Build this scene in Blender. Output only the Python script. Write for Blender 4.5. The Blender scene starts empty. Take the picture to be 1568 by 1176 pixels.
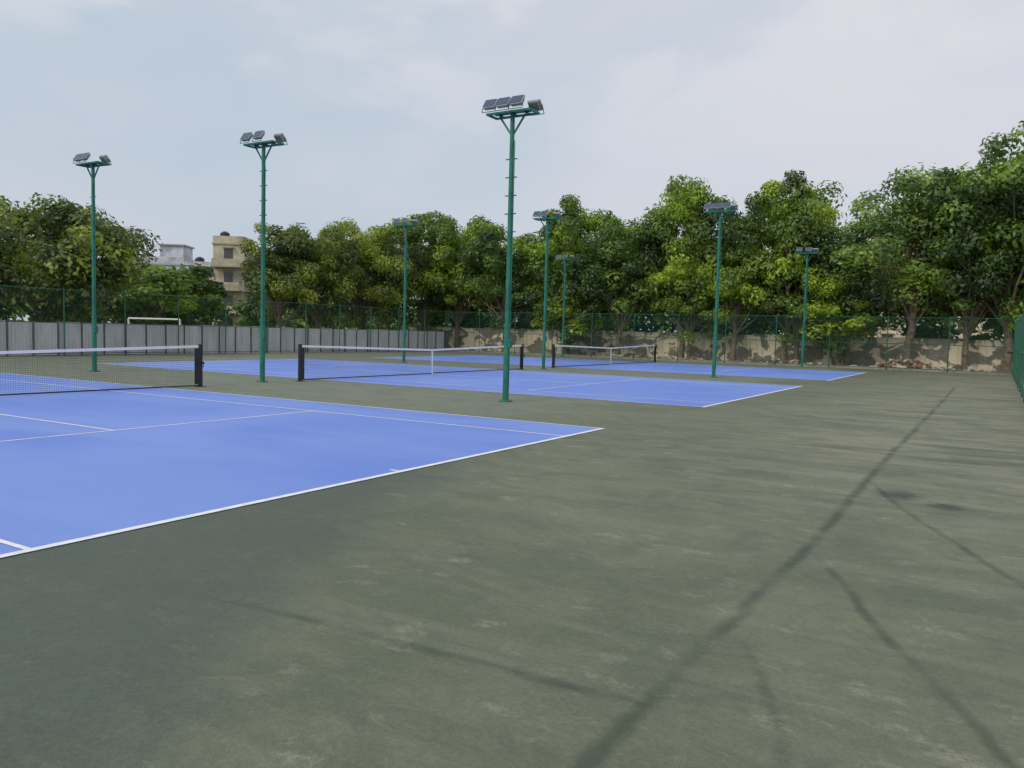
import bpy, math, random
import numpy as np
from mathutils import Vector, Matrix
random.seed(7); rng=np.random.default_rng(7)
scene=bpy.context.scene
scene.view_settings.view_transform='Standard'
scene.view_settings.look='None'
scene.view_settings.exposure=0

# ------------------------------------------------------------ helpers
class NT:
    def __init__(s,nt): s.nt=nt; s.n=nt.nodes; s.l=nt.links
    def node(s,t,**k):
        n=s.n.new(t)
        for a,b in k.items(): setattr(n,a,b)
        return n
    def put(s,sock,v):
        if isinstance(v,bpy.types.NodeSocket): s.l.new(v,sock)
        elif v is not None:
            if isinstance(v,(tuple,list)) and len(v)==3 and sock.type=='RGBA': v=(*v,1)
            sock.default_value=v
    def math(s,op,a,b=None,c=None,clamp=False):
        n=s.node('ShaderNodeMath',operation=op,use_clamp=clamp)
        s.put(n.inputs[0],a); s.put(n.inputs[1],b); s.put(n.inputs[2],c)
        return n.outputs[0]
    def mix(s,f,a,b,mode='MIX'):
        n=s.node('ShaderNodeMix',data_type='RGBA',blend_type=mode)
        s.put(n.inputs[0],f); s.put(n.inputs[6],a); s.put(n.inputs[7],b)
        return n.outputs[2]
    def smooth(s,v,lo,hi,a=0.0,b=1.0):
        n=s.node('ShaderNodeMapRange',interpolation_type='SMOOTHSTEP')
        s.put(n.inputs[0],v); n.inputs[1].default_value=lo; n.inputs[2].default_value=hi
        n.inputs[3].default_value=a; n.inputs[4].default_value=b
        return n.outputs[0]
    def coord(s,scale=(1,1,1),kind='Object',rot=(0,0,0)):
        tc=s.node('ShaderNodeTexCoord'); m=s.node('ShaderNodeMapping')
        m.inputs['Scale'].default_value=scale; m.inputs['Rotation'].default_value=rot
        s.l.new(tc.outputs[kind],m.inputs[0]); return m.outputs[0]
    def noise(s,vec,scale,detail=4,rough=.55,dist=0):
        n=s.node('ShaderNodeTexNoise'); s.put(n.inputs['Vector'],vec)
        n.inputs['Scale'].default_value=scale; n.inputs['Detail'].default_value=detail
        n.inputs['Roughness'].default_value=rough; n.inputs['Distortion'].default_value=dist
        return n.outputs['Fac']

def newmat(name):
    m=bpy.data.materials.new(name); m.use_nodes=True
    t=NT(m.node_tree); b=m.node_tree.nodes['Principled BSDF']
    return m,t,b
def simple(name,col,rough=.6,metal=0,var=.15,scale=6,bump=0):
    m,t,b=newmat(name)
    v=t.coord(); n=t.noise(v,scale,4)
    c=t.mix(t.smooth(n,.3,.7),tuple(x*(1-var) for x in col),tuple(min(1,x*(1+var)) for x in col))
    t.put(b.inputs['Base Color'],c); b.inputs['Roughness'].default_value=rough; b.inputs['Metallic'].default_value=metal
    if bump:
        bn=t.node('ShaderNodeBump'); bn.inputs['Strength'].default_value=bump; bn.inputs['Distance'].default_value=.02
        t.put(bn.inputs['Height'],t.noise(v,scale*6,3)); t.put(b.inputs['Normal'],bn.outputs[0])
    return m

class MB:
    def __init__(s): s.v=[]; s.f=[]; s.m=[]
    def add(s,vs,fs,mi=0):
        o=len(s.v); s.v+= [tuple(p) for p in vs]; s.f+=[tuple(i+o for i in f) for f in fs]; s.m+=[mi]*len(fs)
    def quad(s,a,b,c,d,mi=0): s.add([a,b,c,d],[(0,1,2,3)],mi)
    def box(s,c,size,mi=0,R=None,bev=0):
        x,y,z=[k/2 for k in size]; c=Vector(c)
        if bev>0:
            b=bev; vs=[];
            for sx in(-1,1):
                for sy in(-1,1):
                    for sz in(-1,1):
                        vs+= [(sx*(x-b),sy*(y-b),sz*z),(sx*(x-b),sy*y,sz*(z-b)),(sx*x,sy*(y-b),sz*(z-b))]
            import bmesh
            bm=bmesh.new(); bv=[bm.verts.new(p) for p in vs]; bmesh.ops.convex_hull(bm,input=bv)
            bm.verts.index_update()
            vv=[v.co.copy() for v in bm.verts]; ff=[[q.index for q in f.verts] for f in bm.faces]; bm.free()
        else:
            vv=[Vector(p) for p in [(-x,-y,-z),(x,-y,-z),(x,y,-z),(-x,y,-z),(-x,-y,z),(x,-y,z),(x,y,z),(-x,y,z)]]
            ff=[(0,3,2,1),(4,5,6,7),(0,1,5,4),(1,2,6,5),(2,3,7,6),(3,0,4,7)]
        if R: vv=[R@p for p in vv]
        s.add([p+c for p in vv],ff,mi)
    def cyl(s,p0,p1,r0,r1=None,n=10,mi=0,cap=True):
        p0=Vector(p0);p1=Vector(p1); r1=r0 if r1 is None else r1
        d=(p1-p0).normalized(); a=d.orthogonal().normalized(); b=d.cross(a)
        vs=[]
        for p,r in((p0,r0),(p1,r1)):
            for i in range(n):
                t=2*math.pi*i/n; vs.append(p+a*(math.cos(t)*r)+b*(math.sin(t)*r))
        fs=[(i,(i+1)%n,n+(i+1)%n,n+i) for i in range(n)]
        if cap: fs+=[tuple(range(n))[::-1],tuple(range(n,2*n))]
        s.add(vs,fs,mi)
    def obj(s,name,mats,smooth=False,loc=None,parent=None):
        me=bpy.data.meshes.new(name); me.from_pydata(s.v,[],s.f); me.update()
        for m in mats: me.materials.append(m)
        me.polygons.foreach_set('material_index',s.m)
        if smooth: me.polygons.foreach_set('use_smooth',[True]*len(s.f))
        o=bpy.data.objects.new(name,me); scene.collection.objects.link(o)
        if loc: o.location=loc
        if parent: o.parent=parent
        return o

# ------------------------------------------------------------ layout (metres)
H=1.625
BASE=-5.70; NETX=BASE-11.885; FARB=BASE-23.77
COURTS=[7.12,23.5,39.25]
FENCE_R=0.74; FENCE_B=50.5; FENCE_L=-36.5; WALL_Y=54.5

# ------------------------------------------------------------ materials
def apron_mat():
    m,t,b=newmat('apron_green_acrylic')
    v=t.coord(); sep=t.node('ShaderNodeSeparateXYZ'); t.l.new(v,sep.inputs[0]); X,Y=sep.outputs[0],sep.outputs[1]
    nb=t.noise(v,.42,4,.6,.5)
    n2=t.noise(t.coord((.4,1.8,1),rot=(0,0,.25)),1.1,5,.68,.6)
    fine=t.noise(v,170,2,.75)
    grit=t.noise(v,34,4,.75)
    mid=t.noise(v,9,4,.72)
    col=t.mix(t.smooth(nb,.36,.64),(.105,.128,.080),(.150,.165,.104))
    col=t.mix(t.math('MULTIPLY',t.smooth(n2,.46,.62),.5),col,(.172,.185,.125))
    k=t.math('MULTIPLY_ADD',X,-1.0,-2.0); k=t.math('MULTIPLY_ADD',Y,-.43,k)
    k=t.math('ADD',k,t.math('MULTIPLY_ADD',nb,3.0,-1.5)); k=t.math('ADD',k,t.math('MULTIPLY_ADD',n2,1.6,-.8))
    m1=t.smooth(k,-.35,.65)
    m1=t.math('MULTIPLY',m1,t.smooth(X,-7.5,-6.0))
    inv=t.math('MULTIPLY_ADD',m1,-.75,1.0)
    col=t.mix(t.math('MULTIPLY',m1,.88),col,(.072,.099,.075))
    dust=t.math('MULTIPLY',t.smooth(X,-5.5,-.8),t.smooth(Y,5,14))
    dust=t.math('MULTIPLY',dust,t.smooth(n2,.38,.58))
    col=t.mix(t.math('MULTIPLY',dust,.68),col,(.265,.265,.195))
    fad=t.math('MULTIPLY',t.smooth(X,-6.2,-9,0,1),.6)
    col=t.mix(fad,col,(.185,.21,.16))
    stk=t.noise(t.coord((.22,3.2,1),rot=(0,0,.10)),1.2,3,.6,.3)
    col=t.mix(t.math('MULTIPLY',t.smooth(stk,.52,.64),.25),col,(.08,.10,.072))
    # pale scuffs
    sc=t.noise(t.coord((1,1.7,1),rot=(0,0,.5)),3.0,4,.60,1.6)
    spot=t.math('MULTIPLY',t.smooth(sc,.55,.66),t.smooth(mid,.40,.60))
    spot=t.math('MULTIPLY',spot,t.smooth(nb,.38,.56,.3,1))
    spot=t.math('MULTIPLY',spot,inv)
    col=t.mix(t.math('MULTIPLY',spot,.45),col,(.27,.27,.20))
    # dusty shoe prints
    vo=t.node('ShaderNodeTexVoronoi'); vo.inputs['Scale'].default_value=1.9; vo.inputs['Randomness'].default_value=1
    wv=t.node('ShaderNodeVectorMath',operation='ADD'); t.l.new(t.coord((1,1.5,1),rot=(0,0,.3)),wv.inputs[0])
    nz=t.node('ShaderNodeTexNoise'); nz.inputs['Scale'].default_value=6; nz.inputs['Detail'].default_value=3; t.l.new(v,nz.inputs['Vector'])
    wm=t.node('ShaderNodeVectorMath',operation='SCALE'); wm.inputs['Scale'].default_value=.5; t.l.new(nz.outputs['Color'],wm.inputs[0]); t.l.new(wm.outputs[0],wv.inputs[1])
    t.l.new(wv.outputs[0],vo.inputs['Vector'])
    fp=t.math('MULTIPLY',t.smooth(vo.outputs['Distance'],.06,.32,1,0),t.smooth(sc,.40,.52))
    fp=t.math('MULTIPLY',fp,t.smooth(grit,.28,.62)); fp=t.math('MULTIPLY',fp,inv)
    col=t.mix(t.math('MULTIPLY',fp,.52),col,(.30,.30,.225))
    dk=t.noise(t.coord((1,1.3,1),rot=(0,0,1.1)),1.3,4,.6,1.0)
    col=t.mix(t.math('MULTIPLY',t.smooth(dk,.50,.66),.38),col,(.072,.093,.066))
    for cx,cy,r in((-.82,9.35,.34),(-.36,9.0,.24)):
        d=t.math('SQRT',t.math('ADD',t.math('POWER',t.math('SUBTRACT',X,cx),2),t.math('POWER',t.math('MULTIPLY',t.math('SUBTRACT',Y,cy),.8),2)))
        d=t.math('ADD',d,t.math('MULTIPLY_ADD',mid,.5,-.25))
        col=t.mix(t.math('MULTIPLY',t.smooth(d,r*.2,r,1,0),.8),col,(.032,.042,.032))
    col=t.mix(1,col,t.mix(t.smooth(mid,.3,.7),(1.07,1.07,1.07),(.93,.93,.93)),'MULTIPLY')
    col=t.mix(1,col,t.mix(t.smooth(grit,.3,.7),(.87,.87,.87),(1.13,1.13,1.13)),'MULTIPLY')
    col=t.mix(1,col,t.mix(t.smooth(fine,.3,.7),(.76,.76,.76),(1.24,1.24,1.24)),'MULTIPLY')
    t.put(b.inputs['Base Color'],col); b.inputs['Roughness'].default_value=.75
    bn=t.node('ShaderNodeBump'); bn.inputs['Strength'].default_value=.35; bn.inputs['Distance'].default_value=.006
    t.put(bn.inputs['Height'],fine); t.put(b.inputs['Normal'],bn.outputs[0])
    return m
def blue_mat():
    m,t,b=newmat('court_blue_acrylic')
    v=t.coord(); nb=t.noise(v,.22,3,.5,.6); n2=t.noise(t.coord((.3,1.2,1)),.8,4,.6); fine=t.noise(v,150,2)
    mid=t.noise(v,5,4,.65)
    col=t.mix(t.smooth(nb,.36,.64),(.130,.235,.68),(.180,.29,.71))
    col=t.mix(t.math('MULTIPLY',t.smooth(n2,.46,.66),.28),col,(.23,.34,.73))
    col=t.mix(t.math('MULTIPLY',t.smooth(mid,.5,.8),.2),col,(.24,.33,.62))
    col=t.mix(1,col,t.mix(t.smooth(fine,.25,.75),(.93,.93,.93),(1.07,1.07,1.07)),'MULTIPLY')
    t.put(b.inputs['Base Color'],col); b.inputs['Roughness'].default_value=.6
    return m
def line_mat():
    m,t,b=newmat('white_line_paint'); v=t.coord(); n=t.noise(v,8,4,.7)
    t.put(b.inputs['Base Color'],t.mix(t.smooth(n,.35,.7),(.88,.88,.9),(.70,.72,.75))); b.inputs['Roughness'].default_value=.6
    return m
M_apron=apron_mat(); M_blue=blue_mat(); M_line=line_mat()
M_green=simple('pole_green_enamel',(.014,.16,.11),.42,0,.25,3)
M_fgreen=simple('fence_green_pvc',(.025,.12,.075),.5)
M_black=simple('black_steel',(.016,.018,.024),.4)
M_netstr=simple('net_cord_black',(.02,.022,.025),.8)
M_tape=simple('white_tape',(.8,.8,.8),.7,0,.06)
M_glass,_t,_b=newmat('lamp_glass'); _b.inputs['Base Color'].default_value=(.06,.085,.14,1); _b.inputs['Roughness'].default_value=.15
M_alu=simple('lamp_housing',(.34,.36,.38),.45,.2)
M_conc=simple('kerb_concrete',(.40,.38,.33),.85,0,.25,3,.4)

def ground_mat():
    m,t,b=newmat('ground_dirt_grass'); v=t.coord(); n=t.noise(v,.12,4,.6); f=t.noise(v,3,4,.7)
    c=t.mix(t.smooth(n,.4,.6),(.21,.16,.10),(.09,.12,.045)); c=t.mix(t.math('MULTIPLY',t.smooth(f,.4,.7),.5),c,(.28,.21,.14))
    t.put(b.inputs['Base Color'],c); b.inputs['Roughness'].default_value=.95
    return m
M_ground=ground_mat()

# ------------------------------------------------------------ ground sheets
g=MB(); g.quad((-900,-900,-.02),(900,-900,-.02),(900,900,-.02),(-900,900,-.02)); g.obj('ground',[M_ground])
g=MB(); g.quad((FENCE_L,-14,0),(FENCE_R+.3,-14,0),(FENCE_R+.3,FENCE_B,0),(FENCE_L,FENCE_B,0)); g.obj('court_apron_pavement',[M_apron])

def court(cy):
    W=10.97/2; S=8.23/2; z1=.004; z2=.008
    m=MB()
    m.quad((FARB,cy-W,z1),(BASE,cy-W,z1),(BASE,cy+W,z1),(FARB,cy+W,z1),0)
    def ln(x0,x1,y0,y1): m.quad((min(x0,x1),min(y0,y1),z2),(max(x0,x1),min(y0,y1),z2),(max(x0,x1),max(y0,y1),z2),(min(x0,x1),max(y0,y1),z2),1)
    w=.05
    for bx,s in((BASE,-1),(FARB,1)):
        ln(bx,bx+s*.08,cy-W,cy+W)
        ln(bx+s*.082,bx+s*.20,cy-w/2,cy+w/2)
        sx=NETX-s*6.40
        ln(sx-w/2,sx+w/2,cy-S+w,cy+S-w)
        ln(sx+s*.027,NETX,cy-w/2,cy+w/2)
    for y in(cy-W,cy+W-w,cy-S,cy+S-w): ln(BASE-.082,FARB+.082,y,y+w)
    return m.obj('tennis_court',[M_blue,M_line])
for cy in COURTS: court(cy)

def net(cy):
    m=MB(); L=6.40
    def top(s): return 1.07-(1.07-.914)*(1-abs(s)/L)
    n=int(2*L/.05); w=.0035
    for i in range(n+1):
        s=-L+2*L*i/n; m.quad((NETX,cy+s-w/2,.05),(NETX,cy+s+w/2,.05),(NETX,cy+s+w/2,top(s)-.03),(NETX,cy+s-w/2,top(s)-.03),1)
    for k in range(1,20):
        zf=k/20
        for a,bb in((-L,0),(0,L)):
            za=.05+(top(a)-.08)*zf; zb=.05+(top(bb)-.08)*zf
            m.quad((NETX+.002,cy+a,za-w/2),(NETX+.002,cy+bb,zb-w/2),(NETX+.002,cy+bb,zb+w/2),(NETX+.002,cy+a,za+w/2),1)
    for a,bb in((-L,0),(0,L)):
        for dx in(-.012,.012):
            m.quad((NETX+dx,cy+a,top(a)-.065),(NETX+dx,cy+bb,top(bb)-.065),(NETX+dx*.3,cy+bb,top(bb)),(NETX+dx*.3,cy+a,top(a)),2)
        m.cyl((NETX,cy+a,.05),(NETX,cy+bb,.035),.018,n=6,mi=0)
    m.box((NETX+.018,cy,.914/2),(.006,.06,.90),2); m.box((NETX-.018,cy,.914/2),(.006,.06,.90),2)
    for s in(-1,1):
        y=cy+s*(L+.06)
        m.box((NETX,y,.535),(.09,.09,1.07),0,bev=.012)
        m.box((NETX,y,1.08),(.10,.10,.03),0,bev=.01)
        m.box((NETX,y,.008),(.2,.2,.016),0,bev=.004)
        m.box((NETX,cy+s*(L-.06),.53),(.02,.10,.92),0)
        m.cyl((NETX+.05,y,.62),(NETX+.13,y,.62),.03,n=10,mi=0)
        m.cyl((NETX+.12,y,.62),(NETX+.12,y+.0,.5),.01,n=6,mi=0)
    return m.obj('tennis_net',[M_black,M_netstr,M_tape])
for cy in COURTS: net(cy)

# ------------------------------------------------------------ floodlight poles
def flood(m,c,face,tilt):
    R=Matrix.Rotation(0 if face<0 else math.pi,3,'Z')@Matrix.Rotation(tilt,3,'X')
    c=Vector(c)
    def P(x,y,z): return c+R@Vector((x,y,z))
    m.box(P(0,0,0),(.33,.06,.26),2,R,bev=.015)
    m.box(P(0,-.034,0),(.29,.012,.22),1,R)
    for i in range(7): m.box(P(-.12+i*.04,.055,0),(.012,.05,.22),2,R)
    for sx in(-1,1): m.cyl(P(sx*.175,0,0),P(sx*.175,.05,-.20),.009,n=6,mi=0)
    m.cyl(P(-.175,.05,-.20),P(.175,.05,-.20),.009,n=6,mi=0)
def pole(x,y,front,back,hz=6.55):
    m=MB()
    m.box((0,0,.012),(.24,.24,.024),0,bev=.005)
    for a in(-1,1):
        for b in(-1,1): m.cyl((a*.09,b*.09,.02),(a*.09,b*.09,.05),.01,n=6)
    m.cyl((0,0,.02),(0,0,1.75),.072,.072,n=16); m.cyl((0,0,1.72),(0,0,1.80),.085,.085,n=16)
    m.cyl((0,0,1.80),(0,0,hz-.02),.06,.052,n=16)
    for s in(-1,1):
        m.cyl((0,0,hz-.50),(s*.34,0,hz-.03),.024,n=8)
        m.cyl((s*.34,-.2,hz),(s*.34,.2,hz),.022,n=8)
    for yy in(-.2,.2): m.box((0,yy,hz),(1.16,.05,.05),0,bev=.006)
    for xx in(-.56,0,.56): m.box((xx,0,hz+.001),(.05,.35,.046),0)
    m.box((0,0,hz+.03),(1.0,.24,.008),0)
    z=3.9
    while z<hz-.6:
        m.cyl((-.15,0,z),(.15,0,z),.014,n=6); z+=.41
    for fx in front: flood(m,(fx,-.22,hz+.22),-1,-.62)
    for fx in back: flood(m,(fx,.22,hz+.19),1,-.75)
    m.cyl((.075,0,.3),(.075,0,hz-.6),.009,n=6,mi=0)
    m.box((.09,0,1.35),(.06,.12,.2),0,bev=.008)
    return m.obj('floodlight_pole',[M_green,M_glass,M_alu],loc=(x,y,0))
pole(-9.72,15.85,(-.47,-.12,.24),(.46,))
pole(-17.95,15.95,(-.45,.04),(.42,),6.68)
pole(-24.8,15.15,(-.42,-.08),(.3,))
pole(-9.7,31.7,(-.42,-.05,.3),(.42,))
pole(-17.1,31.0,(-.42,-.05),(.35,))
pole(-24.6,30.6,(-.42,.1),(.4,))
pole(-9.7,48.6,(-.42,.1),(.4,))
pole(-25.3,48.5,(-.42,.1),(.4,))

# ------------------------------------------------------------ chain link fences
def chainlink(name,p0,p1,h=3.0,z0=.12,cell=.11,w=.0042,step=3.0,rail=True):
    p0=Vector(p0);p1=Vector(p1); d=(p1-p0); L=d.length; d.normalize()
    nrm=Vector((-d.y,d.x,0)); m=MB(); hh=h-z0
    def pt(s,z,off=0): return p0+d*s+Vector((0,0,z))+nrm*off
    s=-hh
    while s<L:
        for sg in(1,-1):
            a=s; b=s+hh
            a2=max(a,0); b2=min(b,L)
            if b2<=a2: continue
            if sg==1: za=z0+(a2-a); zb=z0+(b2-a)
            else: za=h-(a2-a); zb=h-(b2-a)
            o=.003*sg
            ww=w*.707
            m.quad(pt(a2,za-ww,o),pt(b2,zb-ww,o),pt(b2,zb+ww,o),pt(a2,za+ww,o),0)
        s+=cell
    n=max(1,round(L/step))
    for i in range(n+1):
        s=L*i/n; m.cyl(pt(s,0,.04),pt(s,h+.06,.04),.03,n=8); 
        m.cyl(pt(s,h+.06,.04),pt(s,h+.09,.04),.036,.01,n=8)
    for z in((h,h*.5,z0) if rail else (h,)):
        m.cyl(pt(0,z,.035),pt(L,z,.035),.018,n=6)
    return m.obj(name,[M_fgreen])
chainlink('chain_link_fence',(FENCE_R,FENCE_B,0),(FENCE_L,FENCE_B,0))
chainlink('chain_link_fence',(FENCE_L+.15,FENCE_B,0),(FENCE_L+.15,-6,0))
chainlink('chain_link_fence',(FENCE_R,12,0),(FENCE_R,FENCE_B,0),cell=.07,w=.006,h=2.7)
m=MB(); m.box(((FENCE_L+FENCE_R)/2,FENCE_B+.12,.06),(FENCE_R-FENCE_L+.6,.16,.15),0,bev=.015); m.obj('kerb',[M_conc])
m=MB(); m.box((FENCE_R+.16,(FENCE_B-14)/2,.06),(.18,FENCE_B+13.8,.17),0,bev=.015); m.obj('kerb',[M_conc])

# ------------------------------------------------------------ corrugated sheet fence
def corr():
    m,t,b=newmat('galvanised_sheet'); v=t.coord((1,1,.25)); n=t.noise(v,2.5,4,.65); v2=t.coord((.2,.42,.01)); n2=t.noise(v2,1.8,2)
    c=t.mix(t.smooth(n,.35,.7),(.52,.54,.56),(.66,.67,.69)); c=t.mix(t.math('MULTIPLY',t.smooth(n2,.5,.6),.35),c,(.38,.40,.41))
    t.put(b.inputs['Base Color'],c); b.inputs['Roughness'].default_value=.55
    mb=MB(); y=-8.0
    while y<FENCE_B-.3:
        pw=1.08; off=random.uniform(-.012,.012); h=1.52+random.uniform(-.025,.025); npf=7; p=pw/npf
        for i in range(npf):
            y0=y+i*p
            pr=[(y0,0),(y0+p*.25,0),(y0+p*.4,.035),(y0+p*.85,.035),(y0+p,0)]
            for (ya,xa),(yb,xb) in zip(pr[:-1],pr[1:]):
                X=FENCE_L-.05+off
                mb.quad((X+xa,ya,.04),(X+xb,yb,.04),(X+xb,yb,h),(X+xa,ya,h),0)
        mb.box((FENCE_L+.02,y+pw+.01,.77),(.05,.05,1.5),1)
        y+=pw+.02
    for z in(.35,1.25): mb.box((FENCE_L-.10,(FENCE_B-8)/2,z),(.04,FENCE_B+8,.04),1)
    mb.obj('corrugated_metal_fence',[m,simple('fence_frame',(.10,.11,.11),.6)])
corr()

# ------------------------------------------------------------ boundary wall
def wall():
    m,t,b=newmat('weathered_plaster_sun_dapple'); v=t.coord(); n=t.noise(t.coord((1,1,1.3)),.75,5,.62,.8); n2=t.noise(v,4,4,.7); st=t.noise(t.coord((3,3,.25)),1.5,4,.6)
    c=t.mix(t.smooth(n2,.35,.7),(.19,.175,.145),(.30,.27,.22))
    c=t.mix(t.smooth(n,.49,.53),c,(.88,.77,.56))  # sunlit dapples painted into the plaster colour as cream patches
    c=t.mix(t.math('MULTIPLY',t.smooth(st,.5,.7),.4),c,(.15,.135,.11))
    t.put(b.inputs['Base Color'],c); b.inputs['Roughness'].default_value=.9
    bn=t.node('ShaderNodeBump'); bn.inputs['Strength'].default_value=.5; bn.inputs['Distance'].default_value=.03; t.put(bn.inputs['Height'],n2); t.put(b.inputs['Normal'],bn.outputs[0])
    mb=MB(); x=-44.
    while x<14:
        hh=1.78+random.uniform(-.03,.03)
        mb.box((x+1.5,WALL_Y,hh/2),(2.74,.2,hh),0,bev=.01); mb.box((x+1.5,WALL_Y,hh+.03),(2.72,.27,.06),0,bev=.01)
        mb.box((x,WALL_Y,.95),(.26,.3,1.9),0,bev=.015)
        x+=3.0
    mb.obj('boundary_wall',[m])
wall()

def rubble(name,cx,cy,sx,sy,n,hmax,seed):
    r=random.Random(seed); mb=MB()
    import bmesh
    for i in range(n):
        x=cx+r.gauss(0,sx/2); y=cy+r.gauss(0,sy/2); d=math.hypot((x-cx)/sx,(y-cy)/sy)
        s=r.uniform(.07,.25); z=max(0,hmax*(1-d*1.3))*r.random()+s*.3
        bm=bmesh.new()
        for _ in range(10): bm.verts.new((x+r.uniform(-1,1)*s,y+r.uniform(-1,1)*s,z+r.uniform(-.8,.8)*s*.7))
        bmesh.ops.convex_hull(bm,input=bm.verts[:]); bm.verts.index_update()
        mb.add([v.co for v in bm.verts],[[q.index for q in f.verts] for f in bm.faces],r.choice((0,0,0,1,2))); bm.free()
    mb.obj(name,[simple('stone_pale',(.55,.49,.40),.9),simple('brick_bit',(.32,.15,.09),.9),simple('soil_lump',(.17,.12,.08),.95)])
rubble('rubble_pile',-4.6,51.6,2.6,.8,170,.75,1)
rubble('rubble_pile',-11.5,52.0,3,.7,70,.4,2)
rubble('rubble_pile',-1.8,51.5,2,.5,60,.35,3)
rubble('rubble_pile',-20,52.2,5,.7,60,.35,4)

# ------------------------------------------------------------ trees
def leaf_material(name,dark,midc,bright):
    m=bpy.data.materials.new(name); m.use_nodes=True; t=NT(m.node_tree); t.n.clear()
    out=t.node('ShaderNodeOutputMaterial')
    at=t.node('ShaderNodeAttribute',attribute_name='tone'); oi=t.node('ShaderNodeObjectInfo')
    geo=t.node('ShaderNodeNewGeometry'); n=t.noise(geo.outputs['Position'],.30,1,.6)
    fac=t.math('ADD',t.math('MULTIPLY',at.outputs['Fac'],.5),t.math('MULTIPLY_ADD',n,2.2,-.85))
    c=t.mix(t.smooth(fac,.05,.5),dark,midc); c=t.mix(t.smooth(fac,.50,.90),c,bright)
    c=t.mix(1,c,oi.outputs['Color'],'MULTIPLY')
    p=t.node('ShaderNodeBsdfDiffuse'); t.put(p.inputs['Color'],c)
    gl=t.node('ShaderNodeBsdfGlossy'); gl.inputs['Roughness'].default_value=.5; gl.inputs['Color'].default_value=(.9,.95,1,1)
    tr=t.node('ShaderNodeBsdfTranslucent'); t.put(tr.inputs['Color'],t.mix(1,c,(1.1,1.25,.6),'MULTIPLY'))
    mx=t.node('ShaderNodeMixShader'); mx.inputs[0].default_value=.38
    m2=t.node('ShaderNodeMixShader'); m2.inputs[0].default_value=.035
    t.l.new(p.outputs[0],mx.inputs[1]); t.l.new(tr.outputs[0],mx.inputs[2]); t.l.new(mx.outputs[0],m2.inputs[1]); t.l.new(gl.outputs[0],m2.inputs[2]); t.l.new(m2.outputs[0],out.inputs['Surface'])
    return m
M_leaf=leaf_material('leaves_green',(.070,.115,.028),(.155,.245,.042),(.37,.50,.045))
M_bark=simple('bark',(.18,.14,.10),.9,0,.4,5,.6)

def leaves_for(clumps,per,ls,rg):
    C=np.repeat(clumps,per,axis=0); N=len(C)
    d=rg.normal(size=(N,3)); d[:,2]+=.35; d/=np.linalg.norm(d,axis=1)[:,None]
    rad=C[:,3]*(.40+.70*rg.random(N)**.7)
    P=C[:,:3]+d*rad[:,None]*np.array([1,1,.75])
    nr=d+rg.normal(size=(N,3))*.42; nr[:,2]+=.25; nr/=np.linalg.norm(nr,axis=1)[:,None]
    t=np.cross(nr,rg.normal(size=(N,3))); t/=np.linalg.norm(t,axis=1)[:,None]; bt=np.cross(nr,t)
    a=ls*(.6+.7*rg.random(N))[:,None]; b=a*.5
    V=np.stack([P-t*a,P-bt*b+t*a*.1,P+t*a-nr*a*.15,P+bt*b+t*a*.1],axis=1).reshape(-1,3)
    tone=np.repeat(C[:,4]+rg.normal(size=N)*.14,4)
    return V,tone
def tree_mesh(name,seed,h,rx,zb,n=58,per=330,ls=.17,bumps=5):
    rg=np.random.default_rng(seed); r=random.Random(seed); mb=MB()
    zc=zb+(h-zb)*.46; ru=h-zc; rd=zc-zb
    cl=[]; lob=[]
    for i in range(bumps):
        a=6.28*i/bumps+r.uniform(-.5,.5); e=r.uniform(.0,.9)
        lob.append((math.cos(a)*math.cos(e)*rx*.55,math.sin(a)*math.cos(e)*rx*.55,zc+math.sin(e)*ru*.55,r.uniform(.36,.55)))
    for i in range(n):
        dd=rg.normal(size=3); dd/=np.linalg.norm(dd)
        if i<n*.5:
            f=r.uniform(.62,.84) if r.random()>.18 else r.uniform(.2,.55)
            x,y=dd[0]*rx*f,dd[1]*rx*f; z=zc+dd[2]*(ru if dd[2]>0 else rd)*f
        else:
            lx,ly,lz,s=lob[i%bumps]; f=r.uniform(.7,1.05)
            x=lx+dd[0]*rx*s*f; y=ly+dd[1]*rx*s*f; z=lz+dd[2]*ru*s*f
        z=min(max(z,zb+.3),h-.5); k=r.uniform(.6,1.2)*(rx/3.8)**.5
        cl.append((x,y,z,k,r.random()))
    cl=np.array(cl)
    th=zb+.25*(h-zb); pts=[Vector((0,0,-.05))]
    for i in range(1,5): pts.append(Vector((r.uniform(-.12,.12)*i*.8,r.uniform(-.12,.12)*i*.8,th*i/4)))
    R=.2*h/11
    mb.cyl(pts[0]-Vector((0,0,.1)),pts[0]+Vector((0,0,.35)),R*1.5,R*1.08,n=10,cap=False)
    for i in range(4): mb.cyl(pts[i]+(Vector((0,0,.35)) if i==0 else Vector()),pts[i+1],R*(1.08-.12*i),R*(.96-.12*i),n=10,cap=False)
    idx=r.sample(range(n),min(22,n))
    for j,i in enumerate(idx):
        e=Vector(cl[i,:3]); s=pts[2+j%3]
        mid=s.lerp(e,.5)+Vector((r.uniform(-.3,.3),r.uniform(-.3,.3),r.uniform(-.1,.5)))
        rr=R*r.uniform(.28,.5)
        mb.cyl(s,mid,rr,rr*.6,n=6,cap=False); mb.cyl(mid,e,rr*.6,rr*.2,n=6,cap=False)
        for q in range(2):
            e2=e+Vector((r.uniform(-1,1),r.uniform(-1,1),r.uniform(-.3,.6)))
            mb.cyl(mid.lerp(e,.6),e2,rr*.3,rr*.1,n=4,cap=False)
    LV,tone=leaves_for(cl,per,ls,rg)
    return finish(name,mb,LV,tone)
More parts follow.
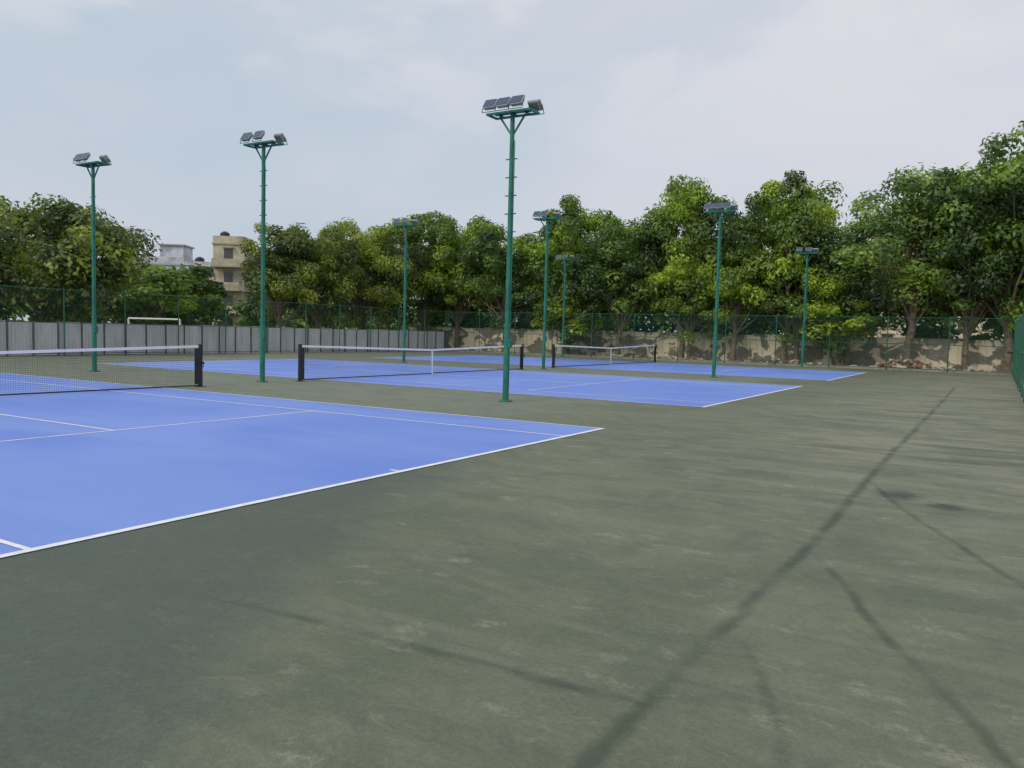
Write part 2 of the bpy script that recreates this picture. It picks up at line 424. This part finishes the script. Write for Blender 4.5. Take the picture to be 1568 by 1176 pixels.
def finish(name,mb,LV,tone):
    tv=np.array(mb.v,dtype=np.float32).reshape(-1,3); nt=len(tv)
    V=np.vstack([tv,LV]).astype(np.float32); tf=np.array(mb.f,dtype=np.int32).reshape(-1,4)
    lf=(np.arange(len(LV),dtype=np.int32)+nt).reshape(-1,4); F=np.vstack([tf,lf])
    me=bpy.data.meshes.new(name); me.vertices.add(len(V)); me.vertices.foreach_set('co',V.ravel())
    me.loops.add(F.size); me.loops.foreach_set('vertex_index',F.ravel())
    me.polygons.add(len(F)); me.polygons.foreach_set('loop_start',np.arange(0,F.size,4,dtype=np.int32))
    me.materials.append(M_leaf); me.materials.append(M_bark)
    mi=np.zeros(len(F),dtype=np.int32); mi[:len(tf)]=1; me.polygons.foreach_set('material_index',mi)
    at=me.attributes.new('tone','FLOAT','POINT'); at.data.foreach_set('value',np.concatenate([np.zeros(nt),tone]).astype(np.float32))
    me.update(calc_edges=True); return me
VAR=[tree_mesh('tree_a',11,12,4.1,1.3,88,260,.142),
     tree_mesh('tree_b',12,12,3.7,1.6,80,260,.142,4),
     tree_mesh('tree_c',13,12,4.5,1.2,94,260,.142,6),
     tree_mesh('tree_d',24,12,3.4,1.6,76,250,.138,4),
     tree_mesh('tree_e',15,12,4.0,2.4,58,210,.13,6),
     tree_mesh('tree_f',16,8,4.6,.7,105,260,.13,6),
     tree_mesh('young_tree',17,4.2,1.5,.9,24,180,.12,4),
     tree_mesh('tree_g',18,12,4.2,1.2,60,150,.23,5)]
def tree(x,y,h,v,tint=(1,1,1),rot=None,wx=1.0,name='tree'):
    me=VAR[v]; base=[12,12,12,12,12,8,4.2,12][v]
    o=bpy.data.objects.new(name,me); scene.collection.objects.link(o)
    s=h/base; o.scale=(wx*s,wx*s,s); o.location=(x,y,-.02); o.rotation_euler=(0,0,random.uniform(0,6.28) if rot is None else rot)
    o.color=(*tint,1)
    return o
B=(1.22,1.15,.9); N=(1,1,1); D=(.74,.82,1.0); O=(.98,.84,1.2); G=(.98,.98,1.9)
for x,y,h,v,tn,w in [(-37.9,54,11.8,0,N,.95),(-32.7,53,10.4,2,D,1),(-27.4,53.2,12.0,1,N,1),(-23.2,53,10.4,0,D,1.05),
    (-18.6,53.2,13.7,3,N,.84),(-17.9,52.8,7.6,2,B,1.1),(-15.0,53,10.4,1,N,1),(-11.7,53,13.4,3,N,.9),(-10.9,52.8,8.2,2,B,1.0),
    (-8.0,53.2,9.6,4,D,1.05),(-4.6,53,12.4,4,G,1.15),(-1.6,53.3,11.0,0,D,.9),(.4,53.2,14.6,2,D,.95),(5,51,13.5,1,D,1)]:
    tree(x,y,h,v,tn,wx=w)
for x,y,h,v,tn in [(-43,61.5,11.6,7,O),(-35,62,11.2,7,N),(-27,62,11.2,7,D),(-19.5,62,11,7,D),(-12.5,62,10.6,7,D),(-5.5,64,10.3,7,D),(1,63,12,7,D)]:
    tree(x,y,h,v,tn,wx=1.25)
for x,y,h,v,tn,w in [(-41,22.4,8.3,5,O,1.05),(-42.5,16.8,7.6,5,O,1.0),
    (-41.2,38.0,8.7,1,O,1.05),(-41.5,41.8,9.5,0,O,1.0),(-41.3,46.0,10.3,2,O,.95),(-41.8,50,10.6,4,O,1.05),(-41,53.5,11.8,1,N,1.05),
    (-49,48.5,9.8,7,D,1.1),(-49,55,10.8,7,N,1.1)]:
    tree(x,y,h,v,tn,wx=w)
for x,y,h,tn in [(-8.3,52.2,4.4,B),(-27,52.3,4.6,B),(-58,40,6.2,N),(-61,37,5.6,O),(-60,44,6.4,N),(-66,48,7.2,N),(-58,33.5,5.0,O),(-64,42.5,6.6,N),(-62,46,7.2,D)]:
    tree(x,y,h,6,tn,wx=1.5,name='young_tree')

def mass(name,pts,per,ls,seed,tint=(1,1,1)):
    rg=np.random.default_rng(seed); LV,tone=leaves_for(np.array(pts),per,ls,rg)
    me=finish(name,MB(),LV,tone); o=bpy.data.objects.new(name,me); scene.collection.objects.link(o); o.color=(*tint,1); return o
r=random.Random(5); pts=[]
for i in range(180): pts.append((r.uniform(-48,12),r.uniform(57,60),r.uniform(.4,4.4),r.uniform(.8,1.3),r.random()*.5))
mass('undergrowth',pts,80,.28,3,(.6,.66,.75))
pts=[]
for i in range(190): pts.append((-r.uniform(66,72),r.uniform(10,85),r.uniform(.3,3.6),r.uniform(.9,1.5),r.random()*.6))
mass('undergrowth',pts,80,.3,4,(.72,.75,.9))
pts=[]
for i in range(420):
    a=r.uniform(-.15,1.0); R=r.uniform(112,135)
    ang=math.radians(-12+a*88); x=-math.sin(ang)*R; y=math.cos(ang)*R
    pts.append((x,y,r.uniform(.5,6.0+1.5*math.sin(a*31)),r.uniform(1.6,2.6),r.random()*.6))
mass('distant_tree_mass',pts,80,.5,6,(.85,.95,1.8))  # bluish tint puts distance haze into the leaf colour

# ------------------------------------------------------------ buildings
M_win,_,_b2=newmat('window_dark'); _b2.inputs['Base Color'].default_value=(.07,.075,.08,1); _b2.inputs['Roughness'].default_value=.2
def building(name,x,y,w,d,st,col,rot,balc=False,steps=True,fh=3.1):
    m=MB(); hh=st*fh
    R=Matrix.Rotation(rot,3,'Z')
    def bx(c,s,mi=0): m.box(R@Vector(c),s,mi,R)
    bx((0,0,hh/2),(w,d,hh)); 
    for i in range(1,st+1): bx((0,0,i*fh),(w+.3,d+.3,.18),2)
    for (c,s) in(((0,-d/2,0),(w+.0,.15,.9)),((0,d/2,0),(w,.15,.9)),((-w/2,0,0),(.15,d-.31,.9)),((w/2,0,0),(.15,d-.31,.9))):
        bx((c[0],c[1],hh+.55),s)
    if steps:
        bx((w*.2,0,hh+1.4),(w*.4,d*.5,2.6)); bx((w*.2,0,hh+2.78),(w*.46,d*.56,.16),2)
    m.cyl(R@Vector((-w*.3,0,hh+.1)),R@Vector((-w*.3,0,hh+1.6)),.6,.6,n=14,mi=3); m.cyl(R@Vector((-w*.3,0,hh+1.6)),R@Vector((-w*.3,0,hh+1.85)),.6,.2,n=14,mi=3)
    for fl in range(st):
        z=fl*fh+1.7
        for side in(-1,1):
            k=max(1,int(w//2.6))
            for i in range(k):
                cx=-w/2+w*(i+.5)/k
                bx((cx,side*(d/2+.01),z),(1.1,.06,1.3),1); bx((cx,side*(d/2+.12),z+.8),(1.4,.3,.08),2)
                bx((cx,side*(d/2+.03),z-.7),(1.3,.1,.08),2)
            k=int(d//2.8)
            for i in range(k):
                cy=-d/2+d*(i+.5)/k
                bx((side*(w/2+.01),cy,z),(.06,1.1,1.3),1); bx((side*(w/2+.12),cy,z+.8),(.3,1.4,.08),2)
        if balc and fl>0:
            bx((0,-d/2-.75,fl*fh+.02),(w*.9,1.4,.14),2); bx((0,-d/2-1.4,fl*fh+.55),(w*.9,.08,.9),0)
            bx((w/2+.7,0,fl*fh+.03),(1.3,d*.9,.14),2); bx((w/2+1.3,0,fl*fh+.55),(.08,d*.9,.9),0)
    m.obj(name,[simple(name+'_render',col,.9,0,.3,.6),M_win,simple(name+'_trim',tuple(c*.75 for c in col),.9),simple('water_tank',(.03,.03,.03),.5)],loc=(x,y,-.02))
building('grey_concrete_building',-98.0,70.0,7.6,8,3,(.50,.53,.58),.62)
building('grey_concrete_building',-91.0,72,5,6,3,(.54,.57,.62),.62,steps=False,fh=2.9)
building('beige_apartment_building',-85.8,71.4,3.8,5.2,4,(.44,.41,.30),.62,balc=True,steps=False,fh=2.95)
building('cream_house',-8,100,14,9,4,(.62,.52,.42),.1)

m=MB(); right=Vector((.8553,.5178,0)); a=Vector((-50.7,33.4,0)); b=a+right*3.5; hz=1.86
for p in(a,b): m.cyl(p,p+Vector((0,0,hz)),.06,n=8); m.cyl(p+Vector((0,0,hz)),p+Vector((-.6,.9,0)),.03,n=6)
m.cyl(a+Vector((0,0,hz)),b+Vector((0,0,hz)),.06,n=8); m.cyl(a+Vector((-.6,.9,.03)),b+Vector((-.6,.9,.03)),.03,n=6)
m.obj('soccer_goal',[M_tape])

# ------------------------------------------------------------ crack-repair bands on the apron
def bands():
    m=bpy.data.materials.new('crack_filler'); m.use_nodes=True; t=NT(m.node_tree); b=m.node_tree.nodes['Principled BSDF']
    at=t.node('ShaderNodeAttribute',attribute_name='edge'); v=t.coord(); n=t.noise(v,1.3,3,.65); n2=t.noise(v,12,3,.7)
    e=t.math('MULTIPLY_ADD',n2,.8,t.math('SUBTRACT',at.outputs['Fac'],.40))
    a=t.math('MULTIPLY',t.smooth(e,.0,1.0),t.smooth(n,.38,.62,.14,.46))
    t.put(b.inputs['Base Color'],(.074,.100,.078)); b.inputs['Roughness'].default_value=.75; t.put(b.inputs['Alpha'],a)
    V=[];F=[];E=[]
    def strip(pts,w):
        P=[Vector((*p,.004)) for p in pts]; Q=[]
        for p,q in zip(P[:-1],P[1:]):
            k=max(2,int((q-p).length/.25))
            for i in range(k): Q.append(p.lerp(q,i/k))
        Q.append(P[-1]); rr=random.Random(len(Q))
        Q=[p+Vector((rr.uniform(-.015,.015),rr.uniform(-.015,.015),0)) for p in Q]
        o=len(V)
        for i,p in enumerate(Q):
            d=(Q[min(i+1,len(Q)-1)]-Q[max(i-1,0)]).normalized(); nn=Vector((-d.y,d.x,0)); end=min(1,min(i,len(Q)-1-i)/3)
            for s,e_ in((-1,0),(0,end),(1,0)): V.append(p+nn*(s*w)); E.append(e_)
        for i in range(len(Q)-1):
            k=o+i*3; F.append((k,k+1,k+4,k+3)); F.append((k+1,k+2,k+5,k+4))
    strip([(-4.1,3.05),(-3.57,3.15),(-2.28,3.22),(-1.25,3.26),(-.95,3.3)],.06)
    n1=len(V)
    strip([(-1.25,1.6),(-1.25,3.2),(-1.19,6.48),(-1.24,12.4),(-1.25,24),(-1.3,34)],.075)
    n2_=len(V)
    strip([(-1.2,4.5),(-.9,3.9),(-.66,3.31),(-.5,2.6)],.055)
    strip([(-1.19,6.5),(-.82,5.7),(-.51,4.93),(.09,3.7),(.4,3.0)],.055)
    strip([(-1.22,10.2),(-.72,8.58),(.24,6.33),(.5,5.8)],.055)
    for i in range(n1): V[i]=V[i]+Vector((0,0,.0015))
    for i in range(n2_,len(V)): V[i]=V[i]+Vector((0,0,.003))
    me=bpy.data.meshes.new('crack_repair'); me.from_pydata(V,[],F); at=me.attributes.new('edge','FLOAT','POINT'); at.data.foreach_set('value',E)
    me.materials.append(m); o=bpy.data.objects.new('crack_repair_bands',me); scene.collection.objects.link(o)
bands()

r=random.Random(9); mb=MB()
for i in range(220):
    if i<24: x=r.uniform(-5.5,.5); y=r.uniform(6,40)
    elif i<190: x=r.uniform(-12,.4); y=50.2-abs(r.gauss(0,1.6))
    else: x=r.uniform(-35,-1); y=r.uniform(14,50)
    s=r.uniform(.012,.026)*(1 if y<20 else 2); a=r.uniform(0,6.28); c,sn=math.cos(a)*s,math.sin(a)*s; z=.012
    mb.quad((x-c,y-sn,z),(x+sn*.5,y-c*.5,z+s*.3),(x+c,y+sn,z+.002),(x-sn*.5,y+c*.5,z+s*.2),r.choice((0,0,1)))
mb.obj('fallen_leaves',[simple('dry_leaf',(.28,.22,.12),.8),simple('pale_scrap',(.6,.58,.5),.8)])

# ------------------------------------------------------------ world + sun
az=math.atan2(-.30,-.95); el=math.radians(42)
w=bpy.data.worlds.new('World'); scene.world=w; w.use_nodes=True; t=NT(w.node_tree); t.n.clear()
out=t.node('ShaderNodeOutputWorld'); bg=t.node('ShaderNodeBackground'); bg.inputs['Strength'].default_value=.1
sky=t.node('ShaderNodeTexSky',sky_type='NISHITA'); sky.sun_disc=False; sky.sun_elevation=el; sky.sun_rotation=az; sky.dust_density=6; sky.air_density=1.2
tc=t.node('ShaderNodeTexCoord'); sp=t.node('ShaderNodeSeparateXYZ'); t.l.new(tc.outputs['Generated'],sp.inputs[0])
v=t.coord((1,1,2.0),'Generated'); n=t.noise(v,1.5,4,.5,.3); n2=t.noise(t.coord((1,1,2.4),'Generated'),3.6,5,.5,.4)
g_=t.math('ADD',t.math('MULTIPLY_ADD',sp.outputs[0],.35,.66),t.math('MULTIPLY_ADD',n,1.3,-.65))
cl=t.mix(t.smooth(g_,.1,.9),(5.2,6.25,7.35),(7.2,7.3,8.0))
# billowy brighter patches higher up
hi=t.math('MULTIPLY',t.smooth(n2,.47,.60),t.smooth(sp.outputs[2],.12,.42))
cl=t.mix(t.math('MULTIPLY',hi,.55),cl,(8.6,8.45,8.7))
c=t.mix(.88,sky.outputs[0],cl)
t.put(bg.inputs['Color'],c); t.l.new(bg.outputs[0],out.inputs['Surface'])
sd=bpy.data.lights.new('sun','SUN'); sd.energy=1.4; sd.angle=math.radians(30); sd.color=(1,.95,.85)
so=bpy.data.objects.new('sun',sd); scene.collection.objects.link(so)
dirv=Vector((math.sin(az)*math.cos(el),math.cos(az)*math.cos(el),math.sin(el)))
so.rotation_euler=dirv.to_track_quat('Z','Y').to_euler(); so.location=(0,-10,30)

# ------------------------------------------------------------ camera
cd=bpy.data.cameras.new('camera'); co=bpy.data.objects.new('camera',cd); scene.collection.objects.link(co)
cd.sensor_width=36; cd.lens=36*1231/1568; cd.clip_start=.05; cd.clip_end=3000
rt=Vector((.8553,.5178,.0258)).normalized(); z=Vector((.5151,-.8544,.0650)).normalized(); up=z.cross(rt).normalized(); rt=up.cross(z)
M=Matrix(((rt.x,up.x,z.x,0),(rt.y,up.y,z.y,0),(rt.z,up.z,z.z,H),(0,0,0,1)))
co.matrix_world=M; scene.camera=co
